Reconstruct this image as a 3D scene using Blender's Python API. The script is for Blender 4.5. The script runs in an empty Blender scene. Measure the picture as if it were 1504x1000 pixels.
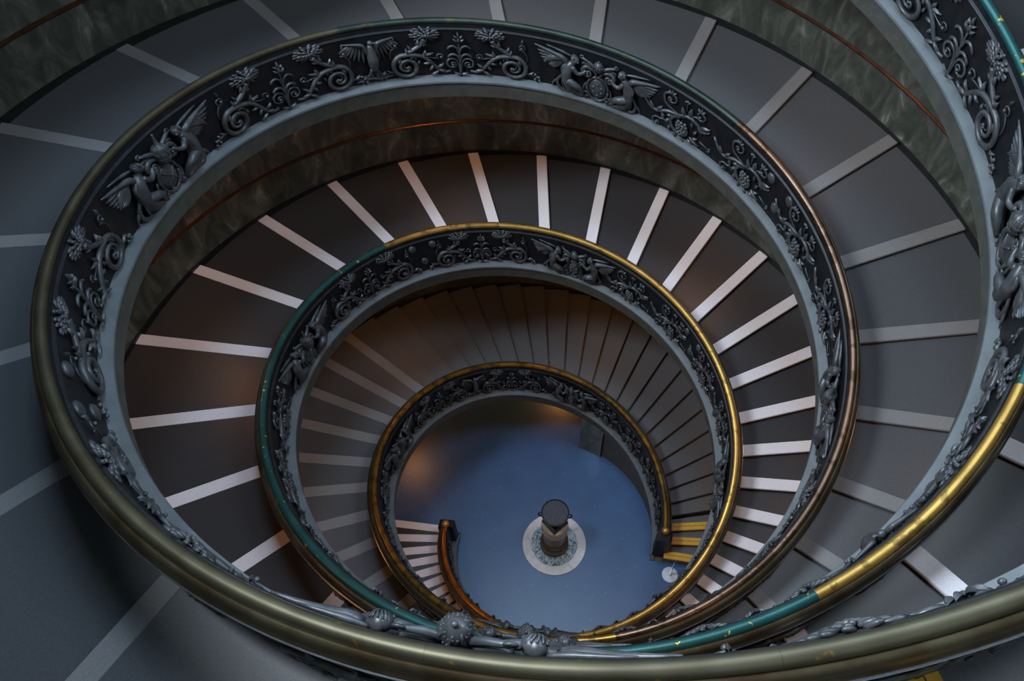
import bpy, math, random
import numpy as np
from mathutils import Matrix, Vector

random.seed(7)
np.random.seed(7)
scene = bpy.context.scene
C = scene.collection
PI = math.pi
rad = math.radians

# ------------------------------------------------------------------ camera
cam_d = bpy.data.cameras.new('camera')
cam = bpy.data.objects.new('camera', cam_d)
C.objects.link(cam)
cam_d.sensor_fit = 'HORIZONTAL'
cam_d.sensor_width = 36.0
cam_d.lens = 1205.73 / 1504 * 36.0
cam_d.clip_start = 0.05
cam_d.clip_end = 200
cx_ = Vector((0.99566486, 0.08730221, -0.03209054))
cy_ = Vector((-0.05601526, 0.83823027, 0.54243184))
cz_ = Vector((0.07425476, -0.53828277, 0.83948668))
cl_ = (0.18496361, -6.74500104, 19.5668637)
cam.matrix_world = Matrix(((cx_.x, cy_.x, cz_.x, cl_[0]), (cx_.y, cy_.y, cz_.y, cl_[1]),
                           (cx_.z, cy_.z, cz_.z, cl_[2]), (0, 0, 0, 1)))
scene.camera = cam

# ------------------------------------------------------------------ world, skylight, exposure
world = bpy.data.worlds.new('world')
scene.world = world
world.use_nodes = True
wbg = world.node_tree.nodes['Background']
wbg.inputs[0].default_value = (0.60, 0.78, 1.0, 1)
wbg.inputs[1].default_value = 0.03

# daylight: three light discs added for the wanted brightness, standing in for the dome
for loc, size, watts, tint in (((-8.9, -3.6, 25.0), 4.6, 4100, (0.76, 0.88, 1.0)), ((6.5, -1.0, 25.5), 5.0, 1000, (0.74, 0.87, 1.0)), ((-1.0, 3.6, 27.0), 5.0, 1250, (0.52, 0.74, 1.0))):
    sk = bpy.data.lights.new('added_daylight', 'AREA')
    sk.shape = 'DISK'
    sk.size = size
    sk.energy = watts
    sk.color = tint
    sko = bpy.data.objects.new('added_daylight', sk)
    C.objects.link(sko)
    sko.location = loc
    sko.rotation_euler = (Vector((0, 0, 8)) - Vector(loc)).to_track_quat('-Z', 'Y').to_euler()

scene.view_settings.view_transform = 'Standard'
scene.view_settings.look = 'None'
scene.view_settings.gamma = 1.0
scene.view_settings.use_curve_mapping = False
scene.view_settings.exposure = -0.12

# ------------------------------------------------------------------ the double helix (metres, degrees)
PH = {'A': 178.25, 'B': -4.39}
END = {'A': 977.0, 'B': 775.0}
def Rr(s):                      # radius of the well edge at angle s (radians climbed)
    return 2.304085 + 0.245969 * s + 0.010901 * s * s - 0.000559367 * s ** 3
def Zz(s):                      # height of the ledge edge
    return 1.296912 * s - 0.018024 * s * s + 0.00119024 * s ** 3
def Ww(s):                      # ramp width, ledge edge to wall
    return 3.24946 - 0.0151 * s
ZW = 0.188                      # walking line above the ledge edge
ZF = -0.09                      # floor
RH = 1.10                       # cap above the ledge edge
FASC = 0.33
def S(h, t):
    return np.radians(np.asarray(t, float) - PH[h])
def P3(h, t, dr, dz):           # point at azimuth t (degrees), dr outwards from the well edge, dz above the ledge edge
    t = np.asarray(t, float)
    s = S(h, t)
    r = Rr(s) + dr
    a = np.radians(t)
    return np.stack([r * np.cos(a), r * np.sin(a), Zz(s) + dz + 0 * t], -1)

# ------------------------------------------------------------------ materials
def new_mat(name):
    m = bpy.data.materials.new(name)
    m.use_nodes = True
    nt = m.node_tree
    return m, nt, nt.nodes['Principled BSDF']
def ramp_node(nt, fac, stops):
    r = nt.nodes.new('ShaderNodeValToRGB')
    el = r.color_ramp.elements
    while len(el) < len(stops):
        el.new(0.5)
    for e, (p, c) in zip(el, stops):
        e.position = p
        e.color = (*c, 1)
    nt.links.new(fac, r.inputs[0])
    return r.outputs[0]
def noise(nt, scale, detail=4, rough=0.6, dist=0.0):
    tc = nt.nodes.new('ShaderNodeTexCoord')
    n = nt.nodes.new('ShaderNodeTexNoise')
    n.inputs['Scale'].default_value = scale
    n.inputs['Detail'].default_value = detail
    n.inputs['Roughness'].default_value = rough
    n.inputs['Distortion'].default_value = dist
    nt.links.new(tc.outputs['Object'], n.inputs['Vector'])
    return n.outputs['Fac']
def bump(nt, b, fac, strength, dist=0.01):
    bp = nt.nodes.new('ShaderNodeBump')
    bp.inputs['Strength'].default_value = strength
    bp.inputs['Distance'].default_value = dist
    nt.links.new(fac, bp.inputs['Height'])
    nt.links.new(bp.outputs[0], b.inputs['Normal'])
def mat(name, c1, c2, scale=8, rough=0.5, metal=0.0, bmp=0.0, lo=0.35, hi=0.65, detail=4, spec=0.5):
    m, nt, b = new_mat(name)
    f = noise(nt, scale, detail)
    nt.links.new(ramp_node(nt, f, [(lo, c1), (hi, c2)]), b.inputs['Base Color'])
    b.inputs['Roughness'].default_value = rough
    b.inputs['Metallic'].default_value = metal
    b.inputs['Specular IOR Level'].default_value = spec
    if bmp:
        bump(nt, b, f, bmp)
    return m
def mat_patched(name, base, patch, thr, scale, rough=0.35, metal=0.7):
    """painted or patinated metal with worn patches of bare metal"""
    m, nt, b = new_mat(name)
    f = noise(nt, scale, 3, 0.55)
    f2 = noise(nt, 2.3, 2)
    c = ramp_node(nt, f, [(thr, base), (thr + 0.03, patch)])
    mx = nt.nodes.new('ShaderNodeMix')
    mx.data_type = 'RGBA'
    mx.blend_type = 'MULTIPLY'
    mx.inputs[0].default_value = 0.7
    nt.links.new(c, mx.inputs[6])
    nt.links.new(ramp_node(nt, f2, [(0.3, (0.45, 0.42, 0.4)), (0.7, (1, 1, 1))]), mx.inputs[7])
    nt.links.new(mx.outputs[2], b.inputs['Base Color'])
    b.inputs['Roughness'].default_value = rough
    b.inputs['Metallic'].default_value = metal
    return m
M = {}
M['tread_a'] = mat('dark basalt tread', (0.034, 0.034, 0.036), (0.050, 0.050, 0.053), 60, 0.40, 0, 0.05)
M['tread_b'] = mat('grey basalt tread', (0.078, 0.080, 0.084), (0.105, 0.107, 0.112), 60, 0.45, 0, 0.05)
M['white_stone'] = mat('white travertine', (0.68, 0.65, 0.67), (0.86, 0.83, 0.85), 90, 0.55, 0, 0.05)
M['grey_stone'] = mat('grey travertine', (0.20, 0.195, 0.19), (0.28, 0.27, 0.265), 90, 0.55, 0, 0.05)
M['ledge'] = mat('grey ledge stone', (0.105, 0.12, 0.126), (0.14, 0.156, 0.162), 3, 0.6)
M['fascia'] = mat('green grey fascia stone', (0.065, 0.068, 0.056), (0.095, 0.098, 0.082), 5, 0.6)
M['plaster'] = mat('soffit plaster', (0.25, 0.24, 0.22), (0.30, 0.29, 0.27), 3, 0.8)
M['white_plaster'] = mat('white plaster', (0.62, 0.63, 0.64), (0.70, 0.71, 0.72), 2, 0.8)
M['black'] = mat('black stone skirting', (0.006, 0.006, 0.007), (0.012, 0.012, 0.013), 9, 0.4)
M['bronze'] = mat('dark bronze', (0.052, 0.056, 0.060), (0.105, 0.110, 0.116), 7, 0.38, 0.25, 0.0)
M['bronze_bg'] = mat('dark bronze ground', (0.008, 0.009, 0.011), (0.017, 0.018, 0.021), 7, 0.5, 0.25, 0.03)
M['coping'] = mat('brown bronze coping', (0.060, 0.036, 0.016), (0.115, 0.098, 0.056), 2.2, 0.46, 0.7)
M['fillet'] = mat('edge fillet with painted sky glint', (0.22, 0.23, 0.24), (0.32, 0.33, 0.34), 5, 0.3, 0.9)  # paler than the coping: the sky's reflection is put into the metal colour
M['brass'] = mat_patched('polished brass', (0.62, 0.38, 0.09), (0.34, 0.21, 0.05), 0.58, 6, 0.42, 0.75)
M['dull_brass'] = mat_patched('dull brass', (0.42, 0.25, 0.05), (0.20, 0.13, 0.04), 0.52, 5, 0.36, 0.85)
M['orange_brass'] = mat_patched('reddish brass', (0.52, 0.22, 0.05), (0.30, 0.15, 0.04), 0.55, 5, 0.36, 0.85)
M['copper'] = mat_patched('copper bronze', (0.20, 0.125, 0.085), (0.11, 0.065, 0.04), 0.55, 4, 0.36, 0.85)
M['teal'] = mat_patched('teal patina with brass spots', (0.020, 0.105, 0.100), (0.80, 0.55, 0.08), 0.66, 9, 0.38, 0.45)
M['green_bronze'] = mat_patched('green bronze', (0.060, 0.085, 0.070), (0.12, 0.11, 0.07), 0.6, 5, 0.4, 0.7)
M['olive'] = mat_patched('olive bronze', (0.125, 0.112, 0.068), (0.36, 0.20, 0.05), 0.67, 6, 0.46, 0.75)
M['yellow'] = mat('yellow safety strip', (0.62, 0.33, 0.02), (0.75, 0.42, 0.03), 20, 0.5)
M['cream'] = mat('cream marble', (0.45, 0.40, 0.27), (0.62, 0.56, 0.42), 12, 0.4)
M['brownstone'] = mat('dark brown marble', (0.055, 0.045, 0.032), (0.11, 0.09, 0.06), 12, 0.35)
M['ring_white'] = mat('white marble', (0.66, 0.63, 0.62), (0.80, 0.77, 0.76), 14, 0.45)
M['iron'] = mat('black iron', (0.012, 0.012, 0.014), (0.03, 0.03, 0.034), 14, 0.5, 0.4)
M['slate'] = mat('dark slate', (0.03, 0.032, 0.04), (0.05, 0.052, 0.06), 20, 0.55)
M['copper_trim'] = mat('dark copper trim', (0.075, 0.030, 0.016), (0.125, 0.050, 0.025), 6, 0.3, 0.6)
M['sky_sheen'] = mat('steel with painted sky sheen', (0.62, 0.68, 0.74), (0.72, 0.77, 0.82), 5, 0.35, 0.15)  # pale tint stands in for sky mirrored in the stanchion base
M['chrome'] = mat('chrome', (0.75, 0.78, 0.8), (0.85, 0.87, 0.9), 5, 0.12, 1.0)

# veined green marble for the walls
m, nt, b = new_mat('veined green marble')
tc = nt.nodes.new('ShaderNodeTexCoord')
mp = nt.nodes.new('ShaderNodeMapping')
mp.inputs['Scale'].default_value = (1.0, 1.0, 0.45)
nt.links.new(tc.outputs['Object'], mp.inputs[0])
n1 = nt.nodes.new('ShaderNodeTexNoise')
n1.inputs['Scale'].default_value = 2.6
n1.inputs['Detail'].default_value = 8
n1.inputs['Roughness'].default_value = 0.65
n1.inputs['Distortion'].default_value = 1.2
nt.links.new(mp.outputs[0], n1.inputs['Vector'])
col = ramp_node(nt, n1.outputs['Fac'], [(0.30, (0.026, 0.030, 0.023)), (0.48, (0.062, 0.067, 0.050)), (0.60, (0.11, 0.115, 0.09)), (0.72, (0.30, 0.30, 0.25))])
nt.links.new(col, b.inputs['Base Color'])
b.inputs['Roughness'].default_value = 0.35
M['marble'] = m
# breccia disc under the pedestal
m, nt, b = new_mat('blue green breccia')
tc = nt.nodes.new('ShaderNodeTexCoord')
vo = nt.nodes.new('ShaderNodeTexVoronoi')
vo.feature = 'DISTANCE_TO_EDGE'
vo.inputs['Scale'].default_value = 11
nn = nt.nodes.new('ShaderNodeTexNoise')
nn.inputs['Scale'].default_value = 6
nt.links.new(tc.outputs['Object'], nn.inputs['Vector'])
mx = nt.nodes.new('ShaderNodeMix')
mx.data_type = 'VECTOR'
mx.inputs[0].default_value = 0.25
nt.links.new(tc.outputs['Object'], mx.inputs[4])
nt.links.new(nn.outputs['Color'], mx.inputs[5])
nt.links.new(mx.outputs[1], vo.inputs['Vector'])
nt.links.new(ramp_node(nt, vo.outputs['Distance'], [(0.02, (0.55, 0.60, 0.60)), (0.12, (0.16, 0.24, 0.27)), (0.4, (0.05, 0.10, 0.13))]), b.inputs['Base Color'])
b.inputs['Roughness'].default_value = 0.35
M['breccia'] = m
# blue terrazzo floor
m, nt, b = new_mat('blue terrazzo')
tc = nt.nodes.new('ShaderNodeTexCoord')
n1 = nt.nodes.new('ShaderNodeTexNoise')
n1.inputs['Scale'].default_value = 1.4
n1.inputs['Detail'].default_value = 9
n1.inputs['Roughness'].default_value = 0.7
nt.links.new(tc.outputs['Object'], n1.inputs['Vector'])
vo = nt.nodes.new('ShaderNodeTexVoronoi')
vo.inputs['Scale'].default_value = 7
vo.inputs['Randomness'].default_value = 1.0
nt.links.new(tc.outputs['Object'], vo.inputs['Vector'])
base = ramp_node(nt, n1.outputs['Fac'], [(0.25, (0.032, 0.082, 0.190)), (0.75, (0.055, 0.120, 0.265))])
sp = ramp_node(nt, vo.outputs['Distance'], [(0.07, (1, 1, 1)), (0.11, (0, 0, 0))])
gt = nt.nodes.new('ShaderNodeMath')
gt.operation = 'GREATER_THAN'
gt.inputs[1].default_value = 0.62
sx = nt.nodes.new('ShaderNodeSeparateColor')
nt.links.new(vo.outputs['Color'], sx.inputs[0])
nt.links.new(sx.outputs[0], gt.inputs[0])
mu = nt.nodes.new('ShaderNodeMath')
mu.operation = 'MULTIPLY'
nt.links.new(sp, mu.inputs[0])
nt.links.new(gt.outputs[0], mu.inputs[1])
mx = nt.nodes.new('ShaderNodeMix')
mx.data_type = 'RGBA'
nt.links.new(mu.outputs[0], mx.inputs[0])
nt.links.new(base, mx.inputs[6])
mx.inputs[7].default_value = (0.22, 0.30, 0.36, 1)
nt.links.new(mx.outputs[2], b.inputs['Base Color'])
b.inputs['Roughness'].default_value = 0.33
b.inputs['Specular IOR Level'].default_value = 0.62
M['floor'] = m
# lamp glass
m, nt, b = new_mat('warm lamp glass')
b.inputs['Base Color'].default_value = (0.9, 0.6, 0.3, 1)
b.inputs['Emission Color'].default_value = (1, 0.42, 0.10, 1)
b.inputs['Emission Strength'].default_value = 14
M['lamp'] = m

# ------------------------------------------------------------------ object helpers
def link(name, me, parent=None):
    o = bpy.data.objects.new(name, me)
    C.objects.link(o)
    if parent is not None:
        o.parent = parent
    return o
def mesh(name, V, F, m, parent=None, smooth=False, mats=None, midx=None):
    me = bpy.data.meshes.new(name)
    V = np.asarray(V, float)
    me.from_pydata(V.tolist(), [], F if isinstance(F, list) else np.asarray(F).tolist())
    me.materials.append(m)
    if smooth:
        me.polygons.foreach_set('use_smooth', [True] * len(me.polygons))
    me.update()
    return link(name, me, parent)
def empty(name, label=None, cat=None, group=None, loc=(0, 0, 0)):
    o = link(name, None)
    o.empty_display_size = 0.2
    o.location = loc
    return tag(o, label, cat, group)
def tag(o, label=None, cat=None, group=None, kind=None):
    if label: o['label'] = label
    if cat: o['category'] = cat
    if group: o['group'] = group
    if kind: o['kind'] = kind
    return o
def sweep_grid(rows, closed):
    """rows: (n, k, 3) points of n sections of k points -> verts, quads and end caps when closed"""
    n, k, _ = rows.shape
    F = []
    for i in range(n - 1):
        for j in range(k if closed else k - 1):
            j2 = (j + 1) % k
            F.append([i * k + j, i * k + j2, (i + 1) * k + j2, (i + 1) * k + j])
    if closed:
        F.append([j for j in range(k)][::-1])
        F.append([(n - 1) * k + j for j in range(k)])
    return rows.reshape(-1, 3), F
def helix_sweep(name, h, t0, t1, prof, m, parent=None, step=2.0, closed=True, smooth=False):
    n = max(2, int(math.ceil((t1 - t0) / step)) + 1)
    t = np.linspace(t0, t1, n)
    rows = np.stack([P3(h, t, dr, dz) for dr, dz in prof], 1)
    V, F = sweep_grid(rows, closed)
    o = mesh(name, V, F, m, parent)
    if smooth:
        o.data.polygons.foreach_set('use_smooth', [len(p.vertices) == 4 for p in o.data.polygons])
        o.data.set_sharp_from_angle(angle=rad(38))
    return o
def lathe(name, prof, m, parent=None, seg=40, loc=(0, 0, 0), smooth=True, rz=0.0):
    a = np.linspace(0, 2 * PI, seg, endpoint=False) + rz
    rows = np.stack([np.stack([r * np.cos(a), r * np.sin(a), 0 * a + z], -1) for r, z in prof], 0)
    V = rows.reshape(-1, 3)
    F = []
    for i in range(len(prof) - 1):
        for j in range(seg):
            j2 = (j + 1) % seg
            F.append([i * seg + j, i * seg + j2, (i + 1) * seg + j2, (i + 1) * seg + j])
    F.append(list(range(seg))[::-1])
    F.append([(len(prof) - 1) * seg + j for j in range(seg)])
    o = mesh(name, V, F, m, parent)
    o.location = loc
    if smooth:
        o.data.polygons.foreach_set('use_smooth', [len(p.vertices) == 4 for p in o.data.polygons])
        o.data.set_sharp_from_angle(angle=rad(40))
    return o

# ------------------------------------------------------------------ floor and outer shell
fl = lathe('floor', [(8.5, ZF - 0.3), (8.5, ZF)], M['floor'], seg=96, smooth=False)
tag(fl, 'blue speckled terrazzo floor at the bottom of the stairwell', 'floor', kind='structure')

def cyl_wall(name, r, z0, z1, m, label, th=0.3, seg=128):
    a = np.linspace(0, 2 * PI, seg, endpoint=False)
    rows = np.stack([np.stack([rr * np.cos(a), rr * np.sin(a), 0 * a + zz], -1) for rr, zz in ((r, z0), (r, z1), (r + th, z1), (r + th, z0))], 1)
    F = []
    for i in range(seg):
        i2 = (i + 1) % seg
        for j in range(4):
            j2 = (j + 1) % 4
            F.append([i * 4 + j, i * 4 + j2, i2 * 4 + j2, i2 * 4 + j])
    return tag(mesh(name, rows.reshape(-1, 3), F, m), label, 'wall', kind='structure')
cyl_wall('wall_basement', 7.2, ZF, 4.2, M['marble'], 'dark marble wall around the lowest floor behind the stairs')
cyl_wall('wall_upper', 11.0, 11.0, 26.0, M['white_plaster'], 'plain round outer wall around the top of the well')

# ------------------------------------------------------------------ step angles read from the photograph
def fill(a, b, n):
    """n intervals between a and b, slightly growing"""
    k = np.linspace(-1, 1, n)
    w = 1 + 0.08 * k
    c = np.concatenate([[0], np.cumsum(w)])
    return list(a + (b - a) * c / c[-1])
A_t = [178.3, 184.3, 190.4, 196.1, 202.0, 207.8, 213.5, 219.1, 224.9]
A_t += fill(224.9, 321.7, 15)[1:]
A_t += [329.0, 336.3, 344.1, 352.1, 360.8, 369.9, 379.3, 389.3, 399.8, 410.3, 421.2, 432.6, 444.4, 456.7, 469.5, 482.5, 495.8, 509.4,
        523.3, 537.8, 552.4, 567.1, 582.3, 597.6]
A_t += fill(597.6, 660.9, 4)[1:]
A_t += [677.1, 693.5]
while A_t[-1] < END['A'] - 17:
    A_t.append(A_t[-1] + 17.0)
B_t = [-3.9, 2.6, 8.4, 13.6, 19.0, 25.0, 31.0, 37.2, 43.3, 49.3, 55.2, 61.0, 67.0, 72.8, 78.6, 84.5, 90.3, 96.4, 102.2, 108.1, 114.2,
       120.2, 126.3, 132.6, 138.9, 146.8, 155.0, 163.3, 171.9, 181.0, 190.4, 200.5, 210.3, 220.9, 231.8]
B_t += fill(231.8, 315.7, 7)[1:]
B_t += [328.9, 342.2, 356.4, 371.0, 385.6, 400.6, 416.0, 431.4, 447.4, 463.7, 480.0, 496.5, 513.4, 530.6, 548.3, 566.2, 583.6, 601.2,
        618.6, 635.6, 652.2]
while B_t[-1] < END['B'] - 17:
    B_t.append(B_t[-1] + 17.0)
STEPS = {'A': A_t, 'B': B_t}
NOSE_W = 0.21

def build_steps(h, root):
    ts = STEPS[h] + [END[h]]
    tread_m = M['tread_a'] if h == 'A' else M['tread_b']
    for i in range(len(ts) - 1):
        s_mid = S(h, ts[i])
        rm = float(Rr(s_mid) + Ww(s_mid) * 0.55)
        nw = NOSE_W * (0.80 if float(s_mid) < 1.2 else 1.0)
        half = math.degrees(nw * 0.5 / rm)
        if h == 'B' and 2 < i < 25:
            half = 0.0
        s1 = S(h, ts[min(i + 1, len(ts) - 1)])
        half2 = half if i + 1 < len(ts) - 1 else 0
        t0, t1 = ts[i] - half, ts[i + 1] - half2
        z0, z1 = float(Zz(S(h, t0))) + ZW, float(Zz(S(h, t1))) + ZW
        dz = z1 - z0
        ris = min(dz, 0.135) if dz < 0.2 else max(0.075, 0.135 - 0.5 * (dz - 0.2))
        zf, zb = z0 + ris / 2, z1 - ris / 2
        if i == 0:
            zf = max(zf, ZF + 0.13)
        n = max(2, int((t1 - t0) / 1.6) + 2)
        t = np.linspace(t0, t1, n)
        f = (t - t0) / (t1 - t0)
        top = zf + (zb - zf) * f
        s = S(h, t)
        a = np.radians(t)
        ri, ro = Rr(s) + 0.318, Rr(s) + Ww(s) + 0.01
        bot = np.maximum(Zz(s) - 0.20, ZF)
        def row(r, z):
            return np.stack([r * np.cos(a), r * np.sin(a), z], -1)
        rows = np.stack([row(ri, bot), row(ro, bot), row(ro, top), row(ri, top)], 1)
        V, F = sweep_grid(rows, True)
        st = mesh('step', V, F, tread_m, root, smooth=True)
        st.data.set_sharp_from_angle(angle=rad(35))
        # nosing: a straight bar of constant width along the front edge of the step, lying 4 mm proud of the tread
        plain = (h == 'B' and 2 < i < 25)
        am = math.radians(t0)
        er = np.array([math.cos(am), math.sin(am)])
        et = np.array([-math.sin(am), math.cos(am)])
        sl = (zb - zf) / max(1e-6, (math.radians(t1 - t0) * rm))
        r0, r1 = float(ri[0]) + 0.012, float(ro[0]) - 0.012
        w = nw if not plain else 0.035
        if h == 'B' and i < 3 or (h == 'B' and abs(ts[i] - 652.2) < 0.1):
            bars = [(-0.018, 0.075, M['yellow']), (0.085, 0.165, M['yellow'])]
        elif plain:
            bars = [(-0.018, w, tread_m)]
        else:
            bars = [(-0.018, w, M['white_stone'] if h == 'A' else M['grey_stone'])]
        for (q0, q1, bm) in bars:
            VV = []
            th = 0.045
            pr = [(q0 + 0.006, -th), (q0, -th + 0.006), (q0, -0.008), (q0 + 0.010, 0.006), (q1 - 0.003, 0.006), (q1, 0.002), (q1, -0.015), (0.01, -th)] if q0 < 0 else \
                 [(q0, -0.02), (q0, 0.003), (q0 + 0.003, 0.006), (q1 - 0.003, 0.006), (q1, 0.003), (q1, -0.02)]
            for r in (r0, r1):
                k = r / rm
                for q, z in pr:
                    p = er * r + et * q
                    VV.append((p[0], p[1], zf + sl * max(q, 0) * rm / r + z))
            V2, F2 = sweep_grid(np.array(VV).reshape(2, len(pr), 3), True)
            nm = 'nosing' if bm is not M['yellow'] else 'safety_strip'
            mesh(nm, V2, F2, bm, st)

LAB = {'A': 'spiral staircase of dark stone steps with bright white nosings', 'B': 'spiral staircase of grey stone steps with dull grey nosings'}
STAIR = {}
for h in 'AB':
    root = empty('spiral_staircase', LAB[h], 'staircase')
    STAIR[h] = root
    build_steps(h, root)
    t0, t1 = PH[h], END[h]
    # soffit slab hangs below the steps; it starts where there is room above the floor
    def slab(name, ta, tb, prof, m, floor_clip=False, step=2.0, smooth=False):
        n = int((tb - ta) / step) + 2
        t = np.linspace(ta, tb, n)
        rows = np.stack([P3(h, t, dr(S(h, t)) if callable(dr) else dr, dz) for dr, dz in prof], 1)
        rows[..., 2] = np.maximum(rows[..., 2], ZF + 0.001)
        V, F = sweep_grid(rows, True)
        o = mesh(name, V, F, m, root)
        return o
    slab('soffit', t0 + 9, t1, [(0.04, -FASC), (Ww, -FASC), (Ww, -0.19), (0.04, -0.19)], M['plaster'])
    slab('fascia', t0 - 1.0, t1, [(0.035, -FASC - 0.012), (0.12, -FASC - 0.012), (0.12, -0.02), (0.02, -0.02)], M['fascia'])
    slab('ledge', t0 + 1.6, t1, [(0.0, -0.03), (0.01, -0.055), (0.13, -0.055), (0.318, 0.05), (0.318, 0.09), (0.30, 0.09), (0.14, 0.055), (0.005, 0.0)], M['ledge'])

# walls beside the ramps, skirting and dado rail
DADO = 1.14
k = 0
for h in 'AB':
    other = 'B' if h == 'A' else 'A'
    ta, tb = PH[h] + 2, END[h]
    n = int((tb - ta) / 2) + 2
    t = np.linspace(ta, tb, n)
    s = S(h, t)
    top = Zz(s + PI) - FASC + 0.1
    top = np.where(s + PI > rad(END[other] - PH[other]), Zz(s) + 3.6, top)
    bot = np.maximum(Zz(s) - 0.25, ZF)
    a = np.radians(t)
    def row(r, z):
        return np.stack([r * np.cos(a), r * np.sin(a), z], -1)
    r = Rr(s) + Ww(s)
    rows = np.stack([row(r, bot), row(r, top), row(r + 0.25, top), row(r + 0.25, bot)], 1)
    V, F = sweep_grid(rows, True)
    w = mesh('wall_inner' if h == 'A' else 'wall_outer', V, F, M['marble'])
    tag(w, 'veined green marble wall beside the white-striped staircase' if h == 'A' else 'veined green marble wall beside the grey-striped staircase', 'wall', kind='structure')
    def strip(name, pr, m, label, cat):
        rows = np.stack([row(r + dr, Zz(s) + dz) for dr, dz in pr], 1)
        V, F = sweep_grid(rows, True)
        o = mesh(name, V, F, m)
        return tag(o, label, cat, kind='structure')
    who = 'white-striped' if h == 'A' else 'grey-striped'
    strip('baseboard_inner' if h == 'A' else 'baseboard_outer', [(-0.03, 0.02), (0.02, 0.02), (0.02, ZW + 0.10), (-0.03, ZW + 0.10)], M['black'], 'black stone skirting along the ' + who + ' staircase', 'skirting')
    strip('trim_1' if h == 'A' else 'trim_2', [(-0.03, DADO - 0.025), (0.01, DADO - 0.035), (0.01, DADO + 0.035), (-0.02, DADO + 0.03), (-0.042, DADO + 0.015), (-0.045, DADO)], M['copper_trim'], 'dark copper dado rail along the wall of the ' + who + ' staircase', 'rail')

# solid wall under the foot of each flight, closed by a green marble pilaster
for h in 'AB':
    for ta, tb, m, nm, lab in ((PH[h] - 1, PH[h] + 71, M['fascia'], 'wall_foot', 'dark curved wall under the foot of the '),
                               (PH[h] + 71, PH[h] + 84, M['marble'], 'wall_pilaster', 'green marble pilaster ending the wall under the ')):
        t = np.linspace(ta, tb, 40)
        s = S(h, t)
        a = np.radians(t)
        d0 = 0.06 if nm == 'wall_foot' else 0.0
        rows = np.stack([np.stack([(Rr(s) + dr) * np.cos(a), (Rr(s) + dr) * np.sin(a), z], -1) for dr, z in
                         ((d0, 0 * s + ZF), (d0, np.maximum(Zz(s) - FASC, ZF + 0.01)), (0.5, np.maximum(Zz(s) - FASC, ZF + 0.01)), (0.5, 0 * s + ZF))], 1)
        V, F = sweep_grid(rows, True)
        tag(mesh(nm, V, F, m), lab + ('white-striped' if h == 'A' else 'grey-striped') + ' staircase', 'wall', kind='structure')

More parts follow.
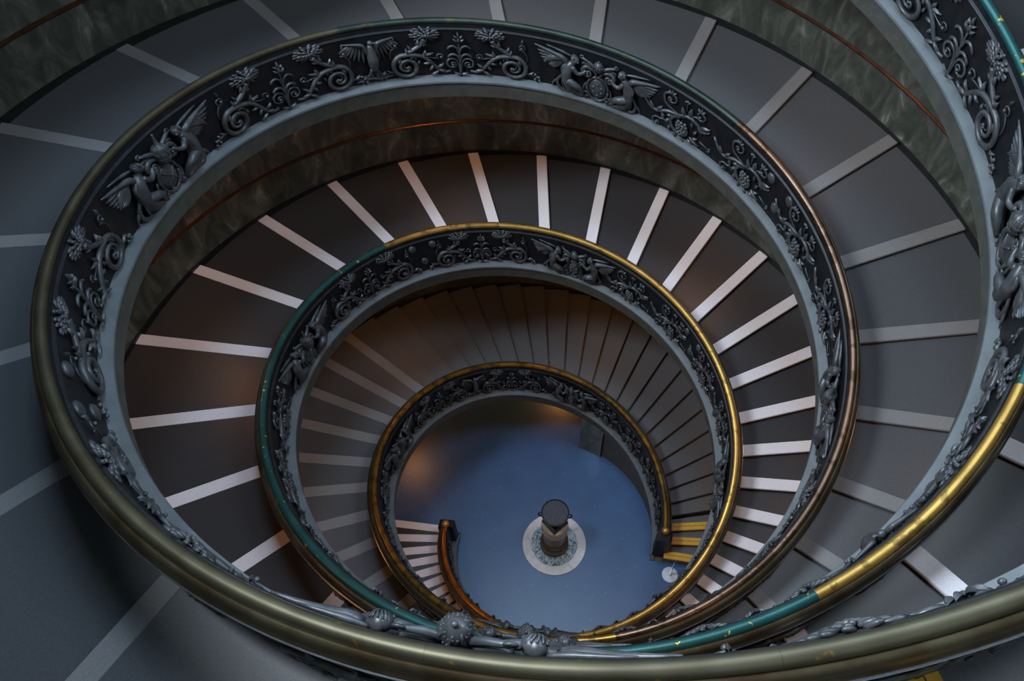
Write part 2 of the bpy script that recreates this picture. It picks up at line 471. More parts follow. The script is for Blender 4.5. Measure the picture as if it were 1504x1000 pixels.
# ------------------------------------------------------------------ relief modelling in panel space: u along, v up, n out of the panel
class Relief:
    def __init__(self):
        self.V = []
        self.F = []
        self.n = 0
    def add(self, V, F):
        self.V.append(np.asarray(V, float))
        self.F += [[i + self.n for i in f] for f in F]
        self.n += len(V)
    def ball(self, c, r, rot=0.0, seg=8, rings=6, half=False):
        """ellipsoid: radii (along, across, out), turned in the panel by rot degrees"""
        if not hasattr(r, '__len__'):
            r = (r, r, r)
        V = [(0, 0, r[2])]
        for i in range(1, rings):
            ph = PI * i / rings
            for j in range(seg):
                th = 2 * PI * j / seg
                V.append((r[0] * math.sin(ph) * math.cos(th), r[1] * math.sin(ph) * math.sin(th), r[2] * math.cos(ph)))
        V.append((0, 0, -r[2]))
        V = np.array(V)
        ca, sa = math.cos(rad(rot)), math.sin(rad(rot))
        V = np.stack([V[:, 0] * ca - V[:, 1] * sa, V[:, 0] * sa + V[:, 1] * ca, V[:, 2]], -1) + np.array(c)
        F = []
        for j in range(seg):
            F.append([0, 1 + j, 1 + (j + 1) % seg])
        for i in range(rings - 2):
            for j in range(seg):
                a, b = 1 + i * seg + j, 1 + i * seg + (j + 1) % seg
                F.append([a, a + seg, b + seg, b])
        L = len(V) - 1
        o = 1 + (rings - 2) * seg
        for j in range(seg):
            F.append([o + j, L, o + (j + 1) % seg])
        self.add(V, F)
    def tube(self, pts, radii, seg=7, res=4):
        """smooth tube through pts (Catmull-Rom) with tapering radii"""
        p = np.array(pts, float)
        q = np.array(radii, float) if hasattr(radii, '__len__') else np.full(len(p), radii)
        if len(q) != len(p):
            q = np.interp(np.linspace(0, 1, len(p)), np.linspace(0, 1, len(q)), q)
        if res > 1 and len(p) > 2:
            e = np.vstack([2 * p[0] - p[1], p, 2 * p[-1] - p[-2]])
            out, rq = [], []
            for i in range(len(p) - 1):
                a, b, c, d = e[i], e[i + 1], e[i + 2], e[i + 3]
                for k in range(res):
                    t = k / res
                    out.append(0.5 * (2 * b + (c - a) * t + (2 * a - 5 * b + 4 * c - d) * t * t + (3 * b - a - 3 * c + d) * t ** 3))
                    rq.append(q[i] * (1 - t) + q[i + 1] * t)
            out.append(p[-1])
            rq.append(q[-1])
            p, q = np.array(out), np.array(rq)
        d = np.gradient(p, axis=0)
        d /= np.linalg.norm(d, axis=1)[:, None] + 1e-9
        up = np.array([0, 0, 1.0])
        x = np.cross(d, up)
        x /= np.linalg.norm(x, axis=1)[:, None] + 1e-9
        y = np.cross(x, d)
        th = np.linspace(0, 2 * PI, seg, endpoint=False)
        rows = p[:, None] + q[:, None, None] * (np.cos(th)[None, :, None] * x[:, None] + np.sin(th)[None, :, None] * y[:, None])
        V, F = sweep_grid(rows, True)
        self.add(V, F)
    def spiral(self, c, r0, a0, turns, r_tube, sgn=1, n=0.03, lead=None, eye=True):
        """volute: starts at radius r0 and angle a0 (degrees), winds inwards; lead = points of the stem that runs into it"""
        k = max(10, int(14 * turns))
        pts = list(lead) if lead else []
        m0 = len(pts)
        for i in range(k + 1):
            f = i / k
            r = r0 * (1 - f) ** 0.85 + 0.012
            a = rad(a0) + sgn * 2 * PI * turns * f
            pts.append((c[0] + r * math.cos(a), c[1] + r * math.sin(a), n + 0.035 * f))
        rr = [r_tube * (0.55 + 0.45 * i / max(1, m0)) for i in range(m0)] + [r_tube * (1 - 0.62 * i / k) for i in range(k + 1)]
        self.tube(pts, rr, seg=6, res=2)
        if eye:
            self.ball((c[0], c[1], n + 0.045), 0.022, seg=6, rings=4)
    def leaf(self, p, ang, L, W, n=0.03, thick=0.018, curl=0.03):
        """pointed leaf from p in direction ang with a raised rib"""
        ca, sa = math.cos(rad(ang)), math.sin(rad(ang))
        prof = [(0, .25), (.2, .8), (.45, 1), (.7, .75), (.9, .3), (1, 0.03)]
        V, F = [], []
        for f, w in prof:
            nn = n + curl * math.sin(PI * f * 0.9)
            for sx_, lift in ((-1, 0), (-.5, .6), (0, 1), (.5, .6), (1, 0)):
                x, y = f * L, sx_ * w * W * 0.5
                V.append((p[0] + x * ca - y * sa, p[1] + x * sa + y * ca, nn + thick * lift * (1 if w > .1 else .3) - (0.0 if lift else .012)))
        for i in range(len(prof) - 1):
            for j in range(4):
                a = i * 5 + j
                F.append([a, a + 1, a + 6, a + 5])
        self.add(V, F)
    def out(self, name, h, tc, m, parent, sc=1.0, off=0.14, side=1):
        """bend the panel onto the balustrade: u runs to the right as seen from the well"""
        V = np.vstack(self.V)
        s0 = float(S(h, tc))
        r0 = float(Rr(s0)) + off
        t = tc - side * np.degrees(V[:, 0] * sc / r0)
        W = P3(h, t, off - side * V[:, 2], V[:, 1])
        F = self.F if side > 0 else self.F
        o = mesh(name, W, F, m, parent, smooth=True)
        return o

def mirror(R):
    Q = Relief()
    V = np.vstack(R.V).copy()
    V[:, 0] *= -1
    Q.V = [V]
    Q.F = [f[::-1] for f in R.F]
    Q.n = R.n
    return Q

# --- pieces -------------------------------------------------------
def flower(c, w=0.23, hgt=0.12):
    R = Relief()
    rnd = random.Random(int((c[0] * 977 + c[1] * 131) * 100))
    for ring, (cnt, rr_, nn, pl) in enumerate(((13, 1.0, 0.018, 0.075), (11, 0.72, 0.036, 0.070), (8, 0.45, 0.052, 0.055), (5, 0.22, 0.064, 0.04))):
        for i in range(cnt):
            a = 2 * PI * (i + 0.5 * ring) / cnt + rnd.uniform(-.15, .15)
            u, v = c[0] + w * rr_ * math.cos(a) * 0.8, c[1] + hgt * rr_ * math.sin(a) * 0.85
            R.ball((u, v, nn), (pl * 0.85, pl * 0.34, 0.020), math.degrees(math.atan2(math.sin(a) * hgt, math.cos(a) * w)) + rnd.uniform(-12, 12), seg=6, rings=4)
    R.ball((c[0], c[1], 0.068), (0.03, 0.024, 0.022), seg=8, rings=5)
    return R
def grapes(c, w=0.085, hgt=0.125):
    R = Relief()
    rnd = random.Random(int((c[0] * 77 + c[1] * 31) * 100))
    for row_, (cnt, y) in enumerate(((3, .85), (4, .4), (4, -.05), (3, -.45), (2, -.8), (1, -1.1))):
        for i in range(cnt):
            x = (i - (cnt - 1) / 2) * 0.052
            R.ball((c[0] + x + rnd.uniform(-.006, .006), c[1] + y * hgt, 0.035 + 0.025 * math.cos(x * 14)), 0.031, seg=7, rings=5)
    return R
def sprig(c, ang, L=0.16):
    R = Relief()
    ca, sa = math.cos(rad(ang)), math.sin(rad(ang))
    R.tube([(c[0], c[1], .02), (c[0] + .5 * L * ca, c[1] + .5 * L * sa + .01, .035), (c[0] + L * ca, c[1] + L * sa, .03)], [.014, .011, .008], res=3, seg=5)
    for d in (-48, 0, 48):
        a = rad(ang + d)
        R.ball((c[0] + L * ca + .038 * math.cos(a), c[1] + L * sa + .038 * math.sin(a), .035), .022, seg=6, rings=4)
    return R
def palmette():
    R = Relief()
    for sg in (-1, 1):
        R.spiral((sg * .125, .30), .085, 90 if sg > 0 else 90, 1.3, .020, sgn=-sg, lead=[(sg * .012, .06, .02), (sg * .016, .22, .03), (sg * .05, .36, .03)])
        for (v, L, w) in ((.44, .17, .020), (.60, .17, .018)):
            R.tube([(sg * .01, v - .10, .03), (sg * .035, v + .01, .045), (sg * (L * .62), v + .055, .05), (sg * L, v + .01, .04), (sg * (L + .005), v - .035, .03)], [w * .8, w, w * 1.15, w, w * .55], res=3, seg=6)
        R.leaf((sg * .02, .72), 90 - sg * 42, .095, .05)
        R.leaf((sg * .01, .80), 90 - sg * 50, .075, .04)
        R.leaf((0, .07), 90 - sg * 62, .12, .045)
    R.tube([(0, .03, .03), (0, .4, .04), (0, .72, .035)], [.022, .016, .010], res=4)
    R.leaf((0, .70), 90, .13, .06)
    R.leaf((0, .80), 90, .12, .045)
    return R
def big_scroll():
    """right-hand acanthus volute that rises from the foot of the palmette"""
    R = Relief()
    R.spiral((.845, .285), .215, 75, 1.85, .041, sgn=-1, n=.035,
             lead=[(.16, .15, .02), (.25, .13, .03), (.36, .20, .035), (.45, .33, .04), (.56, .45, .045), (.70, .505, .045)])
    R.spiral((.845, .285), .150, 250, .8, .020, sgn=-1, n=.03, eye=False)
    for a in range(-60, 200, 26):
        R.leaf((.845 + .19 * math.cos(rad(a)), .285 + .19 * math.sin(rad(a))), a - 70, .085, .045, n=.02)
    for q, (x, y) in enumerate(((.24, .15), (.36, .22), (.45, .34), (.56, .46), (.68, .51), (.80, .51), (.92, .47))):
        R.leaf((x, y), 60 - 14 * q + (90 if q % 2 else -40), .13, .06, n=.03)
    R.leaf((.42, .29), -55, .13, .05)
    R.leaf((.34, .17), -30, .16, .05)
    R.leaf((.60, .47), 165, .20, .06)
    R.spiral((.30, .455), .05, -60, 1.0, .013, sgn=1, lead=[(.56, .46, .03), (.44, .42, .03)])
    return R
def flower_stem():
    R = Relief()
    R.tube([(.92, .48, .03), (.80, .545, .04), (.68, .62, .045), (.58, .70, .045), (.52, .79, .04)], [.014, .030, .034, .034, .048], res=4)
    R.leaf((.64, .66), 100, .13, .06)
    R.leaf((.60, .68), 170, .10, .05)
    R.leaf((.74, .585), 65, .12, .05)
    return R
def end_curl():
    R = Relief()
    R.spiral((.985, .73), .055, -120, 1.2, .013, sgn=1, lead=[(1.06, .42, .02), (1.075, .54, .03), (1.02, .64, .03)])
    R.leaf((.985, .79), 80, .10, .03)
    R.tube([(1.03, .20, .02), (1.12, .19, .03), (1.20, .16, .03)], [.018, .015, .010], res=3)
    for (x, y) in ((1.20, .22), (1.26, .17), (1.20, .12), (1.27, .11), (1.23, .17)):
        R.ball((x, y, .035), .028, seg=6, rings=4)
    R.leaf((1.08, .19), 40, .12, .04)
    return R
def vine_scroll():
    R = Relief()
    R.spiral((0, .29), .205, 100, 1.15, .036, sgn=1, n=.03, eye=False, lead=[(-.66, .56, .02), (-.56, .42, .03), (-.42, .36, .035), (-.24, .48, .04)])
    for a in range(110, 400, 32):
        R.leaf((.21 * math.cos(rad(a)), .29 + .21 * math.sin(rad(a))), a + 60, .11, .06, n=.02)
    R.leaf((-.42, .37), 60, .16, .07)
    R.leaf((-.47, .38), 120, .14, .06)
    R.leaf((-.34, .40), -70, .15, .06)
    R.leaf((.15, .20), -20, .18, .06)
    R.spiral((-.40, .15), .075, 60, 1.2, .018, sgn=1, lead=[(-.20, .20, .03), (-.28, .25, .03)])
    return R
def vine_branch():
    R = Relief()
    R.spiral((-.22, .76), .105, 200, 1.45, .022, sgn=-1, lead=[(.02, .50, .03), (-.12, .53, .035), (-.30, .62, .035)])
    R.tube([(-.10, .50, .03), (.10, .60, .04), (.24, .56, .035), (.36, .48, .03), (.46, .56, .03)], [.016, .032, .030, .022, .014], res=4)
    R.spiral((.27, .77), .085, -120, 1.3, .018, sgn=1, lead=[(.12, .59, .03), (.16, .66, .03)])
    R.leaf((.10, .60), 85, .20, .09)
    R.leaf((.02, .56), 110, .17, .08)
    R.leaf((.30, .54), 30, .18, .08)
    R.leaf((.24, .56), -50, .17, .07)
    for d in (-40, 0, 40):
        R.leaf((-.22, .84), 90 + d, .09, .045)
        R.leaf((.27, .83), 90 + d, .09, .045)
    return R
def angel():
    """right-hand winged figure kneeling beside the shield"""
    R = Relief()
    # torso, hips, legs and drapery in one run
    R.tube([(.44, .70, .085), (.50, .61, .09), (.55, .48, .10), (.545, .33, .10), (.48, .19, .095), (.37, .11, .075), (.24, .06, .05)],
           [.046, .084, .094, .092, .088, .068, .036], seg=10, res=4)
    R.tube([(.46, .64, .13), (.37, .55, .155), (.28, .57, .145), (.22, .63, .12)], [.046, .040, .033, .026], seg=7, res=4)      # arm to the shield
    R.tube([(.54, .63, .09), (.62, .54, .10), (.60, .44, .12), (.50, .42, .14)], [.044, .038, .030, .024], seg=7, res=4)       # other arm
    R.tube([(.53, .34, .13), (.42, .31, .165), (.32, .25, .15), (.26, .10, .10)], [.074, .068, .052, .034], seg=8, res=4)     # bent knee
    for i in range(8):
        R.tube([(.60 - .035 * i, .44 - .045 * i, .13), (.62 - .045 * i, .24 - .022 * i, .11), (.56 - .06 * i, .07, .06)], [.014, .024, .014], seg=5, res=3)
    R.tube([(.60, .40, .07), (.70, .24, .05), (.66, .08, .05), (.50, .045, .05), (.36, .04, .04)], [.018, .030, .034, .030, .016], seg=6, res=4)
    R.tube([(.64, .30, .05), (.76, .18, .04), (.80, .08, .03)], [.024, .022, .008], seg=6, res=4)
    return R
def angel_head():
    R = Relief()
    R.ball((.405, .775, .105), (.062, .074, .066), 10, seg=12, rings=8)
    R.ball((.425, .795, .095), (.060, .060, .070), 0, seg=10, rings=7)
    R.ball((.362, .762, .145), (.016, .020, .020), seg=6, rings=4)
    for i in range(7):
        a = rad(-20 + 30 * i)
        R.tube([(.425 + .02 * math.cos(a), .80 + .02 * math.sin(a), .163), (.425 + .045 * math.cos(a), .80 + .045 * math.sin(a), .145), (.425 + .064 * math.cos(a + .3), .80 + .062 * math.sin(a + .3), .10)], [.006, .009, .006], seg=5, res=2)
    R.tube([(.42, .72, .09), (.445, .67, .09)], [.036, .040], seg=7, res=1)
    return R
def wing():
    R = Relief()
    R.tube([(.53, .60, .06), (.575, .69, .08), (.64, .74, .08), (.80, .775, .06), (1.10, .85, .03)], [.034, .050, .046, .032, .010], seg=8, res=4)
    R.ball((.74, .64, .005), (.26, .10, .035), 12, seg=12, rings=6)
    for i in range(9):
        f = i / 8
        R.leaf((.57 + .06 * f, .70 - .12 * f), 15 - 6.5 * i, .52 - .04 * i, .075, n=.028, thick=.020, curl=.02)
    for i in range(8):
        R.leaf((.56 + .035 * i, .69 + .006 * i), -6 - 7 * i, .24, .06, n=.055, thick=.018, curl=.015)
    R.tube([(.47, .78, .05), (.62, .825, .05), (.90, .88, .03)], [.014, .026, .008], seg=6, res=3)
    return R
def shield(kind):
    R = Relief()
    R.ball((0, .30, .05), (.165, .215, .085), 0, seg=16, rings=8)
    pts = [(.19 * math.cos(a), .30 + .24 * math.sin(a), .085) for a in np.linspace(0, 2 * PI, 25)]
    R.tube(pts, .024, seg=6, res=1)
    for sg in (-1, 1):
        R.spiral((sg * .19, .595), .095, 90, 1.2, .040, sgn=-sg, n=.09, lead=[(sg * .02, .53, .08), (sg * .07, .65, .09), (sg * .14, .69, .10)])
        R.spiral((sg * .18, .12), .07, -90, 1.0, .026, sgn=sg, n=.07, lead=[(sg * .21, .34, .06), (sg * .25, .22, .07)])
    if kind == 0:
        for (x, y) in ((0, .42), (-.07, .36), (.07, .36), (-.07, .26), (.07, .26), (0, .20)):
            R.ball((x, y, .12), .028, seg=6, rings=4)
    else:
        R.tube([(-.10, .42, .11), (0, .32, .138), (.10, .20, .11)], .018, seg=5, res=3)
        R.tube([(.10, .42, .11), (0, .30, .138), (-.10, .20, .11)], .018, seg=5, res=3)
    R.leaf((0, .10), -90, .09, .07, n=.06)
    return R
def revolve(R, prof, n, seg=16):
    """solid of revolution about an upright axis at distance n from the panel: prof = (radius, height)"""
    a = np.linspace(0, 2 * PI, seg, endpoint=False)
    rows = np.stack([np.stack([r * np.cos(a), 0 * a + v, n + r * np.sin(a)], -1) for r, v in prof], 0)
    V, F = sweep_grid(rows, True)
    R.add(V, [f[::-1] for f in F])
def tiara(kind):
    R = Relief()
    if kind == 0:                     # low crown
        revolve(R, [(.055, .70), (.074, .74), (.078, .79), (.070, .83), (.045, .865), (.015, .875)], .12)
        for k in range(10):
            a = 2 * PI * k / 10
            R.ball((.080 * math.cos(a), .80, .12 + .080 * math.sin(a)), .016, seg=6, rings=4)
        R.ball((0, .885, .12), .020, seg=6, rings=4)
    else:
        top = [(.030, .86), (.022, .92), (.014, .98), (.006, 1.01)] if kind == 1 else [(.040, .862), (.012, .872)]
        revolve(R, [(.070, .58), (.092, .62), (.098, .655), (.092, .665), (.106, .69), (.108, .73), (.100, .74), (.102, .76), (.090, .80), (.070, .835)] + top, .15, 18)
        for v, rr_, cnt in ((.655, .094, 24), (.735, .100, 26), (.805, .080, 20)):
            for k in range(cnt):
                a = 2 * PI * k / cnt
                R.ball((rr_ * math.cos(a), v, .15 + rr_ * math.sin(a)), (.011, .015, .011), seg=6, rings=4)
        for k in range(8):
            a = 2 * PI * k / 8
            R.tube([(.104 * math.cos(a), .70, .15 + .104 * math.sin(a)), (.096 * math.cos(a + .2), .775, .15 + .096 * math.sin(a + .2)), (.060 * math.cos(a), .842, .15 + .060 * math.sin(a))], [.010, .014, .008], seg=5, res=2)
        R.ball((0, 1.01 if kind == 1 else .885, .15), .018 if kind == 1 else .024, seg=8, rings=5)
    return R
def crossed_keys():
    R = Relief()
    for sg in (-1, 1):
        R.tube([(sg * .05, .72, .10), (sg * .16, .79, .10), (sg * .30, .845, .08)], [.030, .032, .020], seg=7, res=3)
        pts = [(sg * .30 + .032 * math.cos(a), .855 + .032 * math.sin(a), .08) for a in np.linspace(0, 2 * PI, 9)]
        R.tube(pts, .012, seg=5, res=1)
        R.tube([(sg * .10, .70, .07), (sg * .26, .74, .07), (sg * .30, .69, .06), (sg * .25, .63, .05)], [.016, .020, .016, .010], seg=5, res=3)
    return R
def eagle():
    R = Relief()
    R.tube([(0, .30, .05), (0, .42, .08), (0, .56, .095), (0, .70, .085), (0, .80, .07)], [.035, .075, .085, .060, .036], seg=10, res=3)
    R.ball((.012, .845, .08), (.045, .040, .042), seg=9, rings=6)
    R.leaf((.045, .85), -15, .06, .03, n=.08)
    for sg in (-1, 1):
        R.tube([(sg * .06, .64, .06), (sg * .11, .80, .07), (sg * .20, .835, .06), (sg * .40, .86, .03)], [.030, .032, .026, .010], seg=7, res=4)
        for i in range(7):
            R.leaf((sg * (.10 + .035 * i), .80 + .004 * i), 90 - sg * (175 - 9 * i), .34 - .025 * i, .055, n=.025, thick=.012, curl=.02)
        R.tube([(sg * .03, .34, .06), (sg * .07, .26, .06), (sg * .12, .20, .05)], [.030, .024, .014], seg=6, res=3)
        for d in (-30, 0, 30):
            R.leaf((sg * .11, .21), 90 - sg * (110 + d), .08, .03)
        R.leaf((sg * .02, .32), -90 + sg * 14, .20, .07, n=.03)
    R.tube([(-.30, .12, .03), (-.1, .16, .04), (.1, .13, .04), (.30, .15, .03)], [.015, .022, .022, .014], seg=6, res=4)
    return R
def dome(c):
    R = Relief()
    R.ball((c[0], c[1], .012), (.090, .098, .045), seg=14, rings=9)
    return R

def put(h, tc, parts, panel, sc):
    for nm, R in parts:
        R.out(nm, h, tc, M['bronze'], panel, sc)

# cached shapes
PIECE = dict(palmette=palmette(), scroll_r=big_scroll(), stem_r=flower_stem(), curl_r=end_curl(), flower_r=flower((.50, .865)), vine=vine_scroll(), branch=vine_branch(),
             bunch=grapes((0, .30)), sprig_u=sprig((.04, .66), 92, .18), sprig_d=sprig((.32, .24), -10), angel_r=angel(), head_r=angel_head(), wing_r=wing(),
             keys=crossed_keys(), eagle=eagle())
for q in ('scroll', 'stem', 'curl', 'flower', 'angel', 'head', 'wing'):
    PIECE[q + '_l'] = mirror(PIECE[q + '_r'])
def scroll_parts():
    P = [('palmette', PIECE['palmette'])]
    for e in 'rl':
        P += [('acanthus_scroll', PIECE['scroll_' + e]), ('flower_stem', PIECE['stem_' + e]), ('flower', PIECE['flower_' + e]), ('tendril', PIECE['curl_' + e])]
    return P
def angel_parts(kind):
    P = [('coat_of_arms', shield(kind)), ('papal_tiara' if kind else 'crown', tiara(kind)), ('crossed_keys', PIECE['keys'])]
    for e in 'rl':
        P += [('angel_figure', PIECE['angel_' + e]), ('angel_head', PIECE['head_' + e]), ('angel_wing', PIECE['wing_' + e])]
    return P
BALLS = [('boss', dome((-.25, .79))), ('boss', dome((.25, .79))), ('boss', dome((0, .36)))]
VINE = [('vine_scroll', PIECE['vine']), ('vine_branch', PIECE['branch']), ('grape_bunch', PIECE['bunch']), ('berry_sprig', PIECE['sprig_u']), ('berry_sprig', PIECE['sprig_d'])]

# ------------------------------------------------------------------ balustrades
BEAD = [(0.135, 0.925), (0.128, 0.940), (0.138, 0.952), (0.156, 0.962), (0.160, 1.015), (0.20, 1.015), (0.20, 0.925)]   # moulding under the roll
ROLL = [(0.214 + 0.056 * math.cos(a), 1.052 + 0.054 * math.sin(a)) for a in np.linspace(rad(262), rad(-50), 16)]
COPING = [(0.20, 0.90), (0.20, 1.03), (0.258, 1.040), (0.266, 1.046), (0.284, 1.056), (0.304, 1.050), (0.322, 1.028), (0.332, 1.000), (0.338, 0.972), (0.348, 0.958),
          (0.356, 0.950), (0.354, 0.940), (0.340, 0.936), (0.33, 0.925)]
FILLET = [(0.31, 0.930), (0.345, 0.928), (0.368, 0.921), (0.368, 0.905), (0.31, 0.895)]
def roll_mat(h, t):
    if h == 'A':
        if t < 262: return 'orange_brass'
        if t < 503: return 'brass'
        if t < 662: return 'teal'
        if t < 695: return 'brass'
        return 'teal'
    if t < 200: return 'dull_brass'
    if t < 285: return 'dull_brass'
    if t < 415: return 'copper'
    if t < 495: return 'green_bronze'
    return 'olive'
def panel_wall(h, ta, tb, root):
    return helix_sweep('relief_panel', h, ta, tb, [(0.14, 0.05), (0.14, 0.955), (0.32, 0.955), (0.32, 0.05)], M['bronze_bg'], root)
for h in 'AB':
    lab = {'A': 'bronze relief balustrade whose handrail is gold brass and teal, along the white-striped steps',
           'B': 'bronze relief balustrade whose handrail is brown and olive bronze, along the grey-striped steps'}[h]
    root = empty('balustrade', lab, 'balustrade')
    ph = PH[h]
    smax = END[h] - ph
    # handrail roll in jointed sections, coping beneath it
    tS = ph + 6.5
    brk = [tS]
    special = {'A': [262, 503, 662, 695], 'B': [200, 285, 415, 495]}[h]
    while brk[-1] < END[h] - 1:
        nx = min(brk[-1] + 18.5, END[h])
        for sp_ in special:
            if brk[-1] < sp_ - 0.01 and sp_ < nx + 4:
                nx = sp_
        brk.append(nx)
    for a, b_ in zip(brk[:-1], brk[1:]):
        g = 0.006
        helix_sweep('handrail_section', h, a + g, b_ - g, ROLL, M[roll_mat(h, (a + b_) / 2)], root, step=1.5, smooth=True)
    for a, b_ in zip(np.linspace(tS, END[h], 17)[:-1], np.linspace(tS, END[h], 17)[1:]):
        helix_sweep('coping', h, a, b_, COPING, M['coping'], root, step=1.5, smooth=True)
        helix_sweep('bead_moulding', h, a, b_, BEAD, M['bronze_bg'], root, step=1.5, smooth=True)
        helix_sweep('edge_fillet', h, a, b_, FILLET, M['fillet'], root, step=1.5, smooth=True)
    # panels and their reliefs: a coat of arms every quarter turn, vines or palmettes between
    nb = int(smax // 90) + 1
    for kq in range(0, nb):
        s0 = kq * 90.0
        sr = float(Rr(np.radians(s0 + 45))) + .14
        sc_of = lambda sd: (float(Rr(np.radians(sd))) + .14) / 4.78
        def T(sd): return ph + sd
        def span(x0, x1):
            a, b_ = max(6.5, x0), min(smax, x1)
            return (T(a), T(b_)) if b_ - a > 1 else None
        sp_ = span(s0 - 13, s0 + 13)
        if sp_:
            pw = panel_wall(h, *sp_, root)
            if kq > 0 and s0 + 13 < smax:
                kind = 2 if (h, kq) in (('A', 5), ('B', 7)) else 0 if kq in (5, 1, 3) else 1
                put(h, T(s0), angel_parts(kind), pw, sc_of(s0))
        if kq in (0, 2, 4):
            emb, typ = 'balls', 'vine'
        else:
            emb, typ = ('eagle' if kq in (1, 5) else 'balls'), 'scroll'
        for x0, x1, cs in ((13, 41, (28,) if typ == 'scroll' else (19.5, 36)), (41, 49, ()), (49, 77, (62.5,) if typ == 'scroll' else (54, 71))):
            sp_ = span(s0 + x0, s0 + x1)
            if not sp_:
                continue
            pw = panel_wall(h, *sp_, root)
            if s0 + x1 > smax:
                continue
            if kq == 0 and x0 == 13:
                cs = (19.5, 36)
            for c in cs:
                put(h, T(s0 + c), scroll_parts() if typ == 'scroll' else VINE, pw, sc_of(s0 + c) * (1.04 if typ == 'scroll' else 1.18))
            if x0 == 41:
                e = s0 + 45
                if emb == 'eagle':
                    put(h, T(e), [('eagle', PIECE['eagle'])], pw, sc_of(e))
                else:
                    put(h, T(e), BALLS, pw, max(.75, sc_of(e)))
    # carving on the outer face where the near side of the well shows it
    for sd in np.arange(0, smax, 31.5):
        t = ph + sd
        if 195 < (t % 360) < 345 and sd > 20:
            pw = None
            V = Relief()
            for nm in ('palmette', 'scroll_r', 'scroll_l'):
                Q = PIECE[nm]
                V.V += [q * np.array([1, 1, .55]) for q in Q.V]
                V.F += [[i + V.n for i in f] for f in Q.F]
                V.n += Q.n
            V.out('outer_relief', h, t, M['bronze'], root, sc_of(sd), off=0.32, side=-1)
    # newel at the foot: dark pier with a brass knob
    nw = helix_sweep('newel', h, ph + 1.5, tS, [(0.05, -0.5), (0.40, -0.5), (0.40, 0.98), (0.34, 1.02), (0.12, 1.02), (0.05, 0.98)], M['bronze_bg'], root)
    for v in nw.data.vertices:
        v.co.z = max(v.co.z, ZF + 0.002)
    kp = P3(h, np.array([ph + 5.6]), 0.214, 1.02)[0]
    lathe('newel_knob', [(0.03, 0.0), (0.055, 0.01), (0.045, 0.035), (0.085, 0.075), (0.095, 0.115), (0.075, 0.16), (0.03, 0.185)], M['brass'], nw, seg=16, loc=tuple(kp))

# ------------------------------------------------------------------ pedestal in the middle of the floor
ped = empty('stone_pedestal', 'short stone column carrying a black dish, in the middle of the blue floor', 'pedestal', loc=(0, 0, ZF))
for i in range(4):
    a0, a1 = rad(38 + 90 * i) + .004, rad(128 + 90 * i) - .004
    a = np.linspace(a0, a1, 22)
    rows = np.stack([np.stack([r * np.cos(a), r * np.sin(a), 0 * a + z], -1) for r, z in ((.562, .0), (.562, .040), (.768, .040), (.776, .032), (.776, 0))], 1)
    V, F = sweep_grid(rows, True)
    mesh('ring_stone', V, F, M['ring_white'], ped)
lathe('breccia_disc', [(.560, 0), (.560, .030)], M['breccia'], ped, seg=56, smooth=False)
lathe('column_base', [(.345, .03), (.345, .12), (.33, .14), (.345, .18), (.345, .25), (.30, .28), (.29, .34), (.31, .37), (.31, .42), (.275, .45)], M['brownstone'], ped)
lathe('column_shaft', [(.272, .45), (.265, 1.08)], M['brownstone'], ped)
lathe('capital', [(.270, 1.08), (.305, 1.12), (.315, 1.20), (.305, 1.36), (.31, 1.46), (.30, 1.48)], M['cream'], ped)
lathe('plinth', [(.300, 1.48), (.300, 1.56), (.20, 1.59)], M['iron'], ped, seg=4, smooth=False, rz=-PI / 2)
dish = lathe('dish', [(.15, 1.59), (.12, 1.66), (.13, 1.74), (.21, 1.88), (.29, 2.02), (.315, 2.10), (.315, 2.13), (.295, 2.135), (.285, 2.12)], M['iron'], ped)
lathe('dish_lid', [(.284, 2.115), (.284, 2.125)], M['slate'], dish, smooth=False)
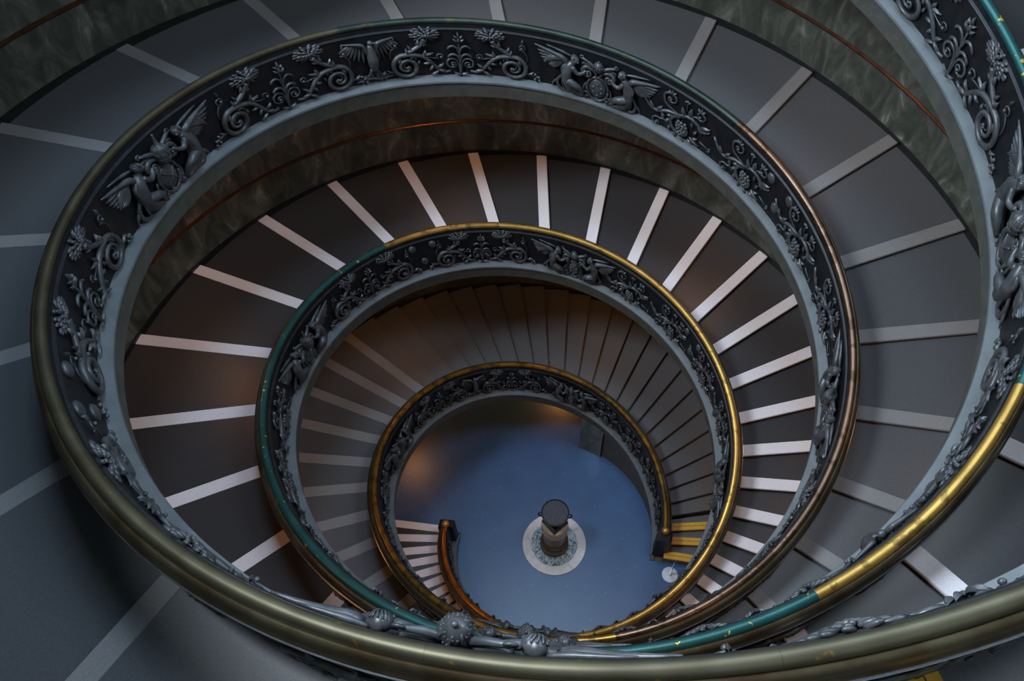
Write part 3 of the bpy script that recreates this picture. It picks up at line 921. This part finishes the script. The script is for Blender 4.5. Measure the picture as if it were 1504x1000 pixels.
for sg in (-1, 1):
    R = Relief()
    R.tube([(sg * .29, 0, 2.06), (sg * .36, 0, 2.04), (sg * .37, 0, 1.92), (sg * .30, 0, 1.84), (sg * .19, 0, 1.86)], .016, seg=7, res=4)
    mesh('handle', np.vstack(R.V), R.F, M['iron'], dish, smooth=True)

# ------------------------------------------------------------------ chrome post by the yellow-edged steps
st = empty('stanchion', 'short chrome post on a round polished base beside the yellow-edged steps', 'stanchion', loc=(2.80, -0.54, ZF))
lathe('base', [(.19, 0), (.19, .014), (.185, .020), (.04, .026), (.03, .06)], M['sky_sheen'], st, seg=36)
lathe('post', [(.022, .055), (.022, .90)], M['chrome'], st, seg=16)
lathe('cap', [(.026, .90), (.032, .92), (.030, .95), (.012, .97)], M['chrome'], st, seg=16)

# ------------------------------------------------------------------ warm lamps on the undersides of the ramps
LAMPS = [('B', t) for t in (91, 145, 199, 253, 307, 361, 415, 469, 523, 577, 631)] + [('A', t) for t in (277, 331, 385, 439, 493, 547, 601, 655, 709, 763, 817)]
ORD = 'first second third fourth fifth sixth seventh eighth ninth tenth eleventh'.split()
for i, (h, t) in enumerate(LAMPS):
    s = S(h, t)
    p = P3(h, np.array([float(t)]), 2.25 if (h == 'B' and t < 180) else 1.85, -FASC)[0]
    who = 'white-striped' if h == 'A' else 'grey-striped'
    nth = ORD[i if h == 'B' else i - 11]
    lp = empty('ceiling_lamp', nth + ' round warm lamp up from the foot, under the ' + who + ' staircase', 'lamp', 'lamps under the ' + who + ' staircase', loc=tuple(p))
    lathe('housing', [(.13, -.05), (.14, -.04), (.14, 0.0)], M['iron'], lp, seg=20)
    lathe('diffuser', [(.06, -.085), (.10, -.07), (.115, -.05)], M['lamp'], lp, seg=20)
    ld = bpy.data.lights.new('warm_bulb', 'POINT')
    ld.energy = 36 if h == 'B' else 22
    ld.color = (1.0, 0.42, 0.12)
    ld.shadow_soft_size = 0.12
    lo = bpy.data.objects.new('warm_bulb', ld)
    C.objects.link(lo)
    lo.parent = lp
    lo.location = (0, 0, -0.2)
